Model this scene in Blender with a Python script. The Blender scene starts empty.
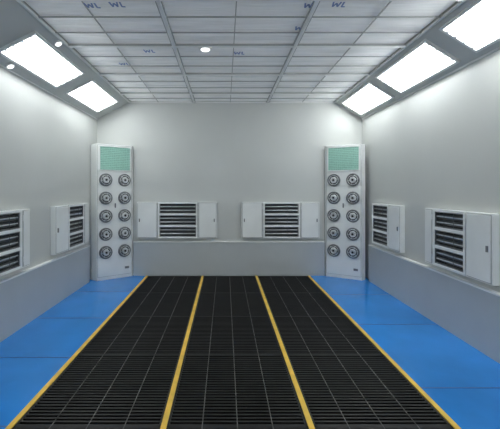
import bpy, math, random
from mathutils import Matrix, Vector
random.seed(4)
sc = bpy.context.scene
sc.view_settings.view_transform = 'Standard'

# ---------------- materials ----------------
def mat(name, col, rough=0.5, metal=0.0, emit=None, es=0.0, noise=None, spec=0.5, coat=0.0):
    m = bpy.data.materials.new(name); m.use_nodes = True
    nt = m.node_tree; b = nt.nodes['Principled BSDF']
    b.inputs['Base Color'].default_value = (*col, 1)
    b.inputs['Roughness'].default_value = rough
    b.inputs['Metallic'].default_value = metal
    b.inputs['Specular IOR Level'].default_value = spec
    b.inputs['Coat Weight'].default_value = coat
    b.inputs['Coat Roughness'].default_value = 0.15
    if emit:
        b.inputs['Emission Color'].default_value = (*emit, 1)
        b.inputs['Emission Strength'].default_value = es
    if noise:
        scale, amt, stretch, bump = noise
        tc = nt.nodes.new('ShaderNodeTexCoord')
        mp = nt.nodes.new('ShaderNodeMapping'); mp.inputs['Scale'].default_value = stretch
        n = nt.nodes.new('ShaderNodeTexNoise'); n.inputs['Scale'].default_value = scale
        n.inputs['Detail'].default_value = 5
        r = nt.nodes.new('ShaderNodeValToRGB')
        r.color_ramp.elements[0].position = 0.3; r.color_ramp.elements[1].position = 0.72
        r.color_ramp.elements[0].color = (*[c*(1-amt) for c in col], 1)
        r.color_ramp.elements[1].color = (*[min(1, c*(1+amt)) for c in col], 1)
        nt.links.new(tc.outputs['Object'], mp.inputs['Vector'])
        nt.links.new(mp.outputs[0], n.inputs['Vector'])
        nt.links.new(n.outputs['Fac'], r.inputs['Fac'])
        nt.links.new(r.outputs['Color'], b.inputs['Base Color'])
        if bump:
            bp = nt.nodes.new('ShaderNodeBump'); bp.inputs['Strength'].default_value = bump
            bp.inputs['Distance'].default_value = 0.03
            nt.links.new(n.outputs['Fac'], bp.inputs['Height'])
            nt.links.new(bp.outputs[0], b.inputs['Normal'])
    return m

M_wall = mat('wall_enamel', (.555, .57, .555), .5, noise=(1.2, .03, (1, 1, 1), 0))
M_seam_shadow = mat('seam_and_edge_shadow', (.40, .41, .41), .5)
M_plinth = mat('plinth_sheet', (.48, .51, .525), .4, noise=(1.5, .05, (1, 1, 1), 0))
M_trim = mat('trim_white', (.80, .81, .80), .4, noise=(3, .03, (1, 1, 1), 0))
M_white = mat('powder_coat_white', (.80, .82, .81), .35, noise=(4, .03, (1, 1, 1), 0))
M_dark = mat('dark_cavity', (.025, .027, .03), .5, noise=(8, .3, (1, 1, 1), 0))
M_mid = mat('grey_steel', (.22, .23, .24), .35, .5, noise=(8, .15, (1, 1, 1), 0))
M_chrome = mat('polished_steel', (.76, .78, .79), .28, .8, noise=(8, .05, (1, 1, 1), 0))
M_alu = mat('brushed_aluminium', (.60, .62, .63), .4, .3, noise=(8, .05, (1, 1, 1), 0))
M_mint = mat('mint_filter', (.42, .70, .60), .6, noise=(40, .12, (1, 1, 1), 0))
M_mintd = mat('mint_filter_dark', (.24, .46, .38), .6, noise=(40, .12, (1, 1, 1), 0))  # darker green of the grille's cross slats
M_blue = mat('blue_floor_paint', (.025, .23, .66), .16, noise=(1.3, .18, (1, 1, 1), .03))
M_blued = mat('blue_floor_joint', (.015, .09, .30), .5)
M_grate = mat('black_grating', (.011, .0105, .0105), .5, .3, noise=(6, .35, (1, 1, 1), 0))
M_rod = mat('worn_rod', (.12, .115, .11), .5, .4, noise=(14, .8, (1, 1, 1), 0))
M_pit = mat('pit_black', (.004, .004, .004), .9)
M_yellow = mat('yellow_paint', (.82, .52, .07), .45, noise=(9, .15, (1, 1, 1), 0))
M_fab = mat('ceiling_filter_fabric_glow', (.86, .87, .865), .8, emit=(.93, .97, .96), es=.10, noise=(2.6, .16, (.5, 5, 1), .8))  # faint emission added to the cloth to brighten the ceiling
M_bar = mat('ceiling_bar_light', (.92, .93, .92), .5)
M_print = mat('blue_print', (.22, .32, .58), .7)
M_lampb = mat('lamp_diffuser', (.8, .8, .8), .5, emit=(.95, 1, .99), es=6.9)
M_tube = mat('fluorescent_tube', (.9, .9, .9), .5, emit=(.96, 1, 1), es=14)
M_down = mat('downlight_lens', (.9, .9, .9), .5, emit=(1, 1, 1), es=3)

# ---------------- mesh builder ----------------
class MB:
    def __init__(s): s.v = []; s.f = []; s.mi = []; s.ms = []; s.sm = []
    def idx(s, m):
        if m not in s.ms: s.ms.append(m)
        return s.ms.index(m)
    def add(s, vs, fs, m, smooth=False):
        o = len(s.v); s.v += [tuple(v) for v in vs]; i = s.idx(m)
        for f in fs:
            s.f.append([o + k for k in f]); s.mi.append(i); s.sm.append(smooth)
    def box(s, a, b, m):
        x0, y0, z0 = a; x1, y1, z1 = b
        vs = [(x0,y0,z0),(x1,y0,z0),(x1,y1,z0),(x0,y1,z0),(x0,y0,z1),(x1,y0,z1),(x1,y1,z1),(x0,y1,z1)]
        s.add(vs, [(0,3,2,1),(4,5,6,7),(0,1,5,4),(1,2,6,5),(2,3,7,6),(3,0,4,7)], m)
    def cyl(s, p, q, r, m, seg=16, r2=None):
        p = Vector(p); q = Vector(q); d = (q - p).normalized(); r2 = r if r2 is None else r2
        u = d.orthogonal().normalized(); w = d.cross(u)
        vs = []
        for c, rr in ((p, r), (q, r2)):
            for k in range(seg):
                a = 2*math.pi*k/seg
                vs.append(c + (u*math.cos(a) + w*math.sin(a))*rr)
        s.add(vs, [(k, (k+1) % seg, seg+(k+1) % seg, seg+k) for k in range(seg)], m, True)
        s.add(vs, [tuple(range(seg))[::-1], tuple(range(seg, 2*seg))], m)
    def torus(s, c, R, r, m, seg=28, n=8):
        vs = []; fs = []
        for i in range(seg):
            a = 2*math.pi*i/seg
            for j in range(n):
                b = 2*math.pi*j/n; rr = R + r*math.cos(b)
                vs.append((c[0]+rr*math.cos(a), c[1]+r*math.sin(b), c[2]+rr*math.sin(a)))
        for i in range(seg):
            for j in range(n):
                fs.append((i*n+j, i*n+(j+1) % n, ((i+1) % seg)*n+(j+1) % n, ((i+1) % seg)*n+j))
        s.add(vs, fs, m, True)
    def prism(s, poly, z0, z1, m):
        n = len(poly)
        vs = [(x, y, z0) for x, y in poly] + [(x, y, z1) for x, y in poly]
        s.add(vs, [tuple(range(n))[::-1], tuple(range(n, 2*n))] + [(k, (k+1) % n, n+(k+1) % n, n+k) for k in range(n)], m)
    def obj(s, name, M=None, bevel=0):
        me = bpy.data.meshes.new(name); me.from_pydata(s.v, [], s.f)
        for m in s.ms: me.materials.append(m)
        for p, i, sm in zip(me.polygons, s.mi, s.sm): p.material_index = i; p.use_smooth = sm
        me.update()
        o = bpy.data.objects.new(name, me); sc.collection.objects.link(o)
        if M is not None: o.matrix_world = M
        if bevel:
            b = o.modifiers.new('bevel', 'BEVEL'); b.width = bevel; b.segments = 2; b.limit_method = 'ANGLE'
        return o

# ---------------- dimensions ----------------
XL, XR, YB, YF = -2.41, 2.58, 6.40, -1.2
ZC, ZE = 3.256, 2.94
CL, CR = -1.79, 2.07
PZ, PP = 0.62, 0.05

# walls
w = MB(); w.box((XL-.1, YF, -.4), (XL, YB, ZE), M_wall)
w.obj('wall_left')
w = MB(); w.box((XR, YF, -.4), (XR+.1, YB, ZE), M_wall)
w.obj('wall_right')
w = MB(); w.box((XL-.1, YB, -.4), (XR+.1, YB+.1, ZC+.1), M_wall)
w.obj('wall_back')
w = MB(); w.box((XL-.1, YF-.1, -.4), (XR+.1, YF, ZC+.1), M_wall)
w.obj('wall_front')
c = MB()
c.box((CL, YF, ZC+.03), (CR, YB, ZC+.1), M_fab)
for (xa, za, xb, zb) in ((XL, ZE, CL, ZC), (XR, ZE, CR, ZC)):
    n = Vector((-(zb-za), 0, xb-xa)).normalized()
    if n.z < 0: n = -n
    n *= .08
    vs = []
    for y in (YF, YB):
        vs += [(xa, y, za), (xb, y, zb), (xb+n.x, y, zb+n.z), (xa+n.x, y, za+n.z)]
    c.add(vs, [(0,1,2,3),(7,6,5,4),(0,4,5,1),(1,5,6,2),(2,6,7,3),(3,7,4,0)], M_wall)
# sagging, creased filter cloth laid on the grid
from mathutils import noise as mn
NX, NY = 90, 300
vs = []
for j in range(NY+1):
    yy = YF+(YB-YF)*j/NY
    for i in range(NX+1):
        xx = CL+(CR-CL)*i/NX
        cell = abs(math.sin(math.pi*(yy-1.0)/.96))
        z = ZC+.012 - .010*cell + .011*mn.noise(Vector((xx*1.1, yy*9, 0))) + .006*mn.noise(Vector((xx*3+9, yy*4, 3)))
        if i in (0, NX) or j in (0, NY): z = ZC+.03
        vs.append((xx, yy, min(z, ZC+.03)))
fs = [(j*(NX+1)+i, (j+1)*(NX+1)+i, (j+1)*(NX+1)+i+1, j*(NX+1)+i+1) for j in range(NY) for i in range(NX)]
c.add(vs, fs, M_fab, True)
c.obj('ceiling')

g = MB()
zt = ZC
for x in (-.58, .80):
    g.box((x-.018, YF+.01, zt-.022), (x+.018, YB-.01, zt+.004), M_bar)
    for s_ in (-1, 1):
        g.box((x+s_*.024-.005, YF+.01, zt-.016), (x+s_*.024+.005, YB-.01, zt+.004), M_seam_shadow)
for x in (-1.25, .1, 1.45):
    g.box((x-.005, YF+.01, zt-.012), (x+.005, YB-.01, zt-.001), M_seam_shadow)
y = 1.0
k = 0
while y < YB-.1:
    if k % 3 == 0:
        g.box((CL+.01, y-.016, zt-.026), (CR-.01, y+.016, zt+.002), M_bar)
        g.box((CL+.01, y-.028, zt-.018), (CR-.01, y-.016, zt+.002), M_seam_shadow)
    else:
        g.box((CL+.01, y-.005, zt-.014), (CR-.01, y+.005, zt-.002), M_seam_shadow)
    y += .32; k += 1
g.obj('ceiling_frame_grid')
t = MB()
for x in (CL, CR):
    t.box((x-.014, YF+.01, ZC-.02), (x+.014, YB-.01, ZC-.002), M_trim)
t.box((CL, YB-.02, ZC-.02), (CR, YB-.002, ZC-.003), M_trim)
for x, s_ in ((XL, 1), (XR, -1)):
    t.box((min(x, x+s_*.012), YF+.01, ZE-.015), (max(x, x+s_*.012), YB-.01, ZE+.003), M_trim)
t.obj('trim_1')

# printed marks on the filter cloth
p = MB()
def mark(cx, cy, sc_=1.0):
    z0, z1 = ZC-.014, ZC-.012
    def st(x0, y0, x1, y1, wd=.030):
        a = Vector((cx+x0*sc_, cy-y0*sc_)); b = Vector((cx+x1*sc_, cy-y1*sc_)); d = (b-a).normalized(); n = Vector((-d.y, d.x))*wd*sc_*.6
        pl = [a+n, a-n, b-n, b+n]
        p.prism([(q.x, q.y) for q in pl], z0, z1, M_print)
    for (x0, y0, x1, y1) in ((-.16,.09,-.13,-.09),(-.13,-.09,-.08,.05),(-.08,.05,-.03,-.09),(-.03,-.09,.0,.09),(.06,.09,.06,-.09),(.06,-.09,.13,-.09)):
        st(x0, y0, x1, y1)
def onceil(u, v):
    yy = 340*(ZC-1.6)/(190-v); return (u-225)*yy/340, yy
for u, v in ((93,4),(118,3),(312,4),(302,27),(340,3),(150,50),(240,52),(125,63)):
    x, yy = onceil(u, v); mark(x, yy, .42)
p.obj('ceiling_filter_print')

# ---------------- floor ----------------
GX = [-1.45, -.414, .583, 1.56]
f = MB()
f.box((XL, YF, -.4), (GX[0], YB, 0), M_blue)
f.box((GX[3], YF, -.4), (XR, YB, 0), M_blue)
f.box((GX[0], YF, -.4), (GX[3], YB, -.30), M_pit)
for yy in (2.3, 3.25, 4.25, 5.35):
    f.box((XL, yy-.006, 0), (GX[0], yy+.006, .0015), M_blued)
for yy in (2.75, 4.05, 5.2):
    f.box((GX[3], yy-.006, 0), (XR, yy+.006, .0015), M_blued)
f.obj('floor')
for i in range(3):
    a, b = GX[i]+.02, GX[i+1]-.02
    g = MB(); yy = YF+.02
    while yy < YB-.09:
        g.box((a, yy, -.035), (b, yy+.016, -.003), M_grate); yy += .036
    for k in range(1, 4):
        x = a+(b-a)*k/4
        g.cyl((x, YF+.02, -.002), (x, YB-.08, -.002), .0038, M_rod, 6)
    for x in (a+.008, b-.008):
        g.box((x-.008, YF+.02, -.04), (x+.008, YB-.08, -.001), M_grate)
    for yy in (1.3, 2.3, 3.3, 4.3, 5.3):
        g.box((a, yy-.012, -.04), (b, yy+.012, -.001), M_grate)
    g.obj('floor_grating')
for x in GX:
    s = MB()
    s.box((x-.019, YF+.02, -.05), (x+.019, YB-.07, .006), M_yellow)
    s.obj('yellow_floor_strip')

# plinths
b = MB(); b.box((XL, YF+.01, 0), (XL+PP, 5.93, PZ), M_plinth); b.box((XL, YF+.01, PZ), (XL+PP+.012, 5.93, PZ+.018), M_trim); b.obj('baseboard_left')
b = MB(); b.box((XR-PP, YF+.01, 0), (XR, 5.98, PZ), M_plinth); b.box((XR-PP-.012, YF+.01, PZ), (XR, 5.98, PZ+.018), M_trim); b.obj('baseboard_right')
b = MB(); b.box((-1.71, YB-PP, 0), (1.86, YB, PZ), M_plinth); b.box((-1.71, YB-PP-.012, PZ), (1.86, YB, PZ+.018), M_trim); b.obj('baseboard_back')

# ---------------- heater cabinets ----------------
def heater(name, M, W, wl, wr, H=.675, D=.075):
    h = MB(); t = .03
    h.box((0, -.010, 0), (W, -.002, H), M_dark)
    h.box((0, -D, 0), (t, -.002, H), M_white); h.box((W-t, -D, 0), (W, -.002, H), M_white)
    h.box((t, -D, 0), (W-t, -.002, t), M_white); h.box((t, -D, H-t), (W-t, -.002, H), M_white)
    dv = .036
    ch = (H-2*t-2*dv)/3
    for i in range(3):
        z = t+i*(ch+dv)
        if i: h.box((t, -D, z-dv), (W-t, -.002, z), M_white)
        e = .011
        h.box((t, -D+.006, z), (t+e, -.012, z+ch), M_mid); h.box((W-t-e, -D+.006, z), (W-t, -.012, z+ch), M_mid)
        h.box((t, -D+.006, z), (W-t, -.012, z+e), M_mid); h.box((t, -D+.006, z+ch-e), (W-t, -.012, z+ch), M_mid)
        for fz in (.31, .69):
            zz = z+ch*fz
            h.cyl((t+e, -.048, zz), (W-t-e, -.048, zz), .009, M_chrome, 10)
            vs = [(t+e, -.035, zz-.026), (W-t-e, -.035, zz-.026), (W-t-e, -.014, zz), (t+e, -.014, zz), (t+e, -.035, zz+.026), (W-t-e, -.035, zz+.026)]
            h.add(vs, [(0,1,2,3),(3,2,5,4)], M_mid)
        h.box((t+e, -.055, z+ch*.5-.006), (W-t-e, -.012, z+ch*.5+.006), M_dark)
        for k in (1, 2):
            x = t+(W-2*t)*k/3
            h.cyl((x, -.064, z+e), (x, -.064, z+ch-e), .0022, M_mid, 6)
    for side, wd in ((-1, wl), (1, wr)):
        if wd <= 0: continue
        x0, x1 = (-wd, -.010) if side < 0 else (W+.010, W+wd)
        h.box((x0, -D+.006, .0), (x1, -.002, H), M_white)
        h.box((x0+.010, -D+.003, .010), (x1-.010, -D+.006, H-.010), M_seam_shadow)  # grey outline painting the shadow edge around the door panel
        h.box((x0+.018, -D-.004, .018), (x1-.018, -D+.003, H-.018), M_white)
        gx = x1 if side < 0 else W
        h.box((gx, -D+.02, .01), (gx+.010, -.002, H-.01), M_dark)
        hx = x1-.004 if side < 0 else x0+.004
        for zz in (.1, H-.1):
            h.cyl((hx, -D-.003, zz-.03), (hx, -D-.003, zz+.03), .007, M_chrome, 8)
        lx = x0+.05 if side < 0 else x1-.05
        if wd > .2:
            h.box((lx-.009, -D-.018, H/2-.03), (lx+.009, -D-.003, H/2+.03), M_mid)
    h.obj(name, M, .003)
ZB = .70
N = 'infrared_heater_cabinet'
T = Matrix.Translation; R = lambda a: Matrix.Rotation(math.radians(a), 4, 'Z')
heater(N, T((-1.25, YB, ZB)), .74, .39, .36)
heater(N, T((.71, YB, ZB)), .69, .40, .36)
heater(N, T((XL, 5.09, ZB)) @ R(90), .55, .40, .20)
heater(N, T((XL, 3.31, ZB)) @ R(90), .60, .36, .17)
heater(N, T((XR, 5.79, ZB)) @ R(-90), .56, .0, .36)
heater(N, T((XR, 4.10, ZB)) @ R(-90), .55, .17, .36)

# ---------------- corner blower towers ----------------
def tower(A, B, foot):
    A = Vector(A); B = Vector(B); d = B-A; W = d.length; ang = math.atan2(d.y, d.x)
    M = T((A.x, A.y, 0)) @ Matrix.Rotation(ang, 4, 'Z'); Mi = M.inverted()
    H = 2.42
    m = MB()
    poly = [Mi @ Vector((x, y, 0)) for x, y in foot]
    m.prism([(q.x, q.y) for q in poly], .0, H, M_white)
    m.box((.010, -.004, .055), (W-.010, 0, H-.015), M_seam_shadow)
    m.box((.018, -.012, .063), (W-.018, -.004, H-.023), M_white)
    gx0, gx1, gz0, gz1 = .05, W-.05, H-.46, H-.05
    m.box((gx0, -.02, gz0), (gx1, -.012, gz1), M_mint)
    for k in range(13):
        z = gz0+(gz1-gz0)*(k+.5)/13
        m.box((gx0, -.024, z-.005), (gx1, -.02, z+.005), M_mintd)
    for k in range(17):
        x = gx0+(gx1-gx0)*k/16
        m.box((x-.003, -.026, gz0), (x+.003, -.02, gz1), M_mint)
    for (a, b2) in (((gx0-.012, -.032, gz0-.012), (gx1+.012, -.012, gz0)), ((gx0-.012, -.032, gz1), (gx1+.012, -.012, gz1+.012)),
                    ((gx0-.012, -.032, gz0), (gx0, -.012, gz1)), ((gx1, -.032, gz0), (gx1+.012, -.012, gz1))):
        m.box(a, b2, M_white)
    for i in range(5):
        z = 1.78-.322*i
        for fx in (.235, .765):
            x = W*fx
            m.cyl((x, -.012, z), (x, -.03, z), .116, M_mid, 28)
            m.cyl((x, -.03, z), (x, -.034, z), .098, M_dark, 28)
            m.torus((x, -.036, z), .104, .010, M_mid)
            m.torus((x, -.044, z), .083, .006, M_chrome, 24, 6)
            for b_ in range(6):
                a = b_*math.pi/3+.2
                m.cyl((x+.03*math.cos(a), -.038, z+.03*math.sin(a)), (x+.095*math.cos(a), -.038, z+.095*math.sin(a)), .005, M_alu, 6)
            m.cyl((x, -.03, z), (x, -.062, z), .062, M_alu, 24, .050)
            m.torus((x, -.062, z), .045, .008, M_chrome, 22, 6)
            m.cyl((x, -.06, z), (x, -.064, z), .038, M_alu, 18)
            m.cyl((x, -.064, z), (x, -.067, z), .020, M_dark, 14)
    m.box((W*.5-.01, -.03, 1.28), (W*.5+.01, -.012, 1.36), M_mid)
    m.box((W*.78, -.02, .16), (W*.9, -.012, .2), M_mid)
    m.obj('corner_blower_cabinet', M)
tower((-2.25, 5.97), (-1.73, 6.33), [(-2.25, 5.97), (-1.73, 6.33), (-1.73, 6.395), (-2.405, 6.395), (-2.405, 6.08)])
tower((1.88, 6.33), (2.42, 6.01), [(1.88, 6.33), (2.42, 6.01), (2.50, 6.06), (2.50, 6.395), (1.88, 6.395)])

# ---------------- cove light fixtures ----------------
def cove(side, y0, L=1.2):
    if side < 0: a = Vector((XL, 0, ZE)); b2 = Vector((CL, 0, ZC))
    else: a = Vector((CR, 0, ZC)); b2 = Vector((XR, 0, ZE))
    d = (b2-a); S = d.length; d.normalize()
    yv = Vector((0, 1, 0)); zv = d.cross(yv)
    M = Matrix.Identity(4)
    for i in range(3):
        M[i][0] = d[i]; M[i][1] = yv[i]; M[i][2] = zv[i]
    o = a + d*(S*.5) + yv*y0
    for i in range(3): M[i][3] = o[i]
    m = MB(); hw = .222; fr = .028
    zlo, zhi = -.026, -.001
    m.box((-hw, 0, zlo), (-hw+fr, L, zhi), M_trim); m.box((hw-fr, 0, zlo), (hw, L, zhi), M_trim)
    m.box((-hw+fr, 0, zlo), (hw-fr, fr, zhi), M_trim); m.box((-hw+fr, L-fr, zlo), (hw-fr, L, zhi), M_trim)
    m.box((-hw+fr, fr, -.012), (hw-fr, L-fr, zhi), M_lampb)
    for k in range(4):
        x = -hw+fr+(2*hw-2*fr)*(k+.5)/4
        m.cyl((x, fr+.02, -.018), (x, L-fr-.02, -.018), .009, M_tube, 8)
        for e in (fr+.0, L-fr-.02):
            m.box((x-.010, e, -.026), (x+.010, e+.02, -.012), M_white)
    m.obj('cove_light_fixture', M)
for y0 in (-.6, .75, 3.40, 4.87): cove(-1, y0)
for y0 in (-.72, .72, 2.18, 3.62, 5.03): cove(1, y0)

def down(x, y, z, n, s_=1.0):
    q = Vector(n).normalized().to_track_quat('Z', 'Y').to_matrix().to_4x4()
    m = MB()
    m.cyl((0, 0, -.02), (0, 0, .02), .085*s_, M_trim, 24, .075*s_)
    m.cyl((0, 0, .02), (0, 0, .025), .05*s_, M_down, 20)
    m.obj('ceiling_downlight', T((x, y, z)) @ q)
down(-.23, 3.96, ZC-.001, (0, 0, -1))
def slope(fr): return XL+(CL-XL)*fr, ZE+(ZC-ZE)*fr
nl = (.454, 0, -.891)
x, z = slope(.91); down(x, 3.75, z-.001, nl, .6)
x, z = slope(.09); down(x, 3.72, z-.001, nl, .6)

# ---------------- camera ----------------
cd = bpy.data.cameras.new('camera'); cam = bpy.data.objects.new('camera', cd); sc.collection.objects.link(cam)
cam.location = (0, 0, 1.6); cam.rotation_euler = (math.radians(90), 0, 0)
cd.sensor_width = 36; cd.lens = 340/500*36; cd.shift_x = .05; cd.shift_y = -24.5/500
cd.clip_start = .05
sc.camera = cam
wd = bpy.data.worlds.new('world'); sc.world = wd; wd.use_nodes = True
wd.node_tree.nodes['Background'].inputs[0].default_value = (.5, .55, .6, 1)
wd.node_tree.nodes['Background'].inputs[1].default_value = .05
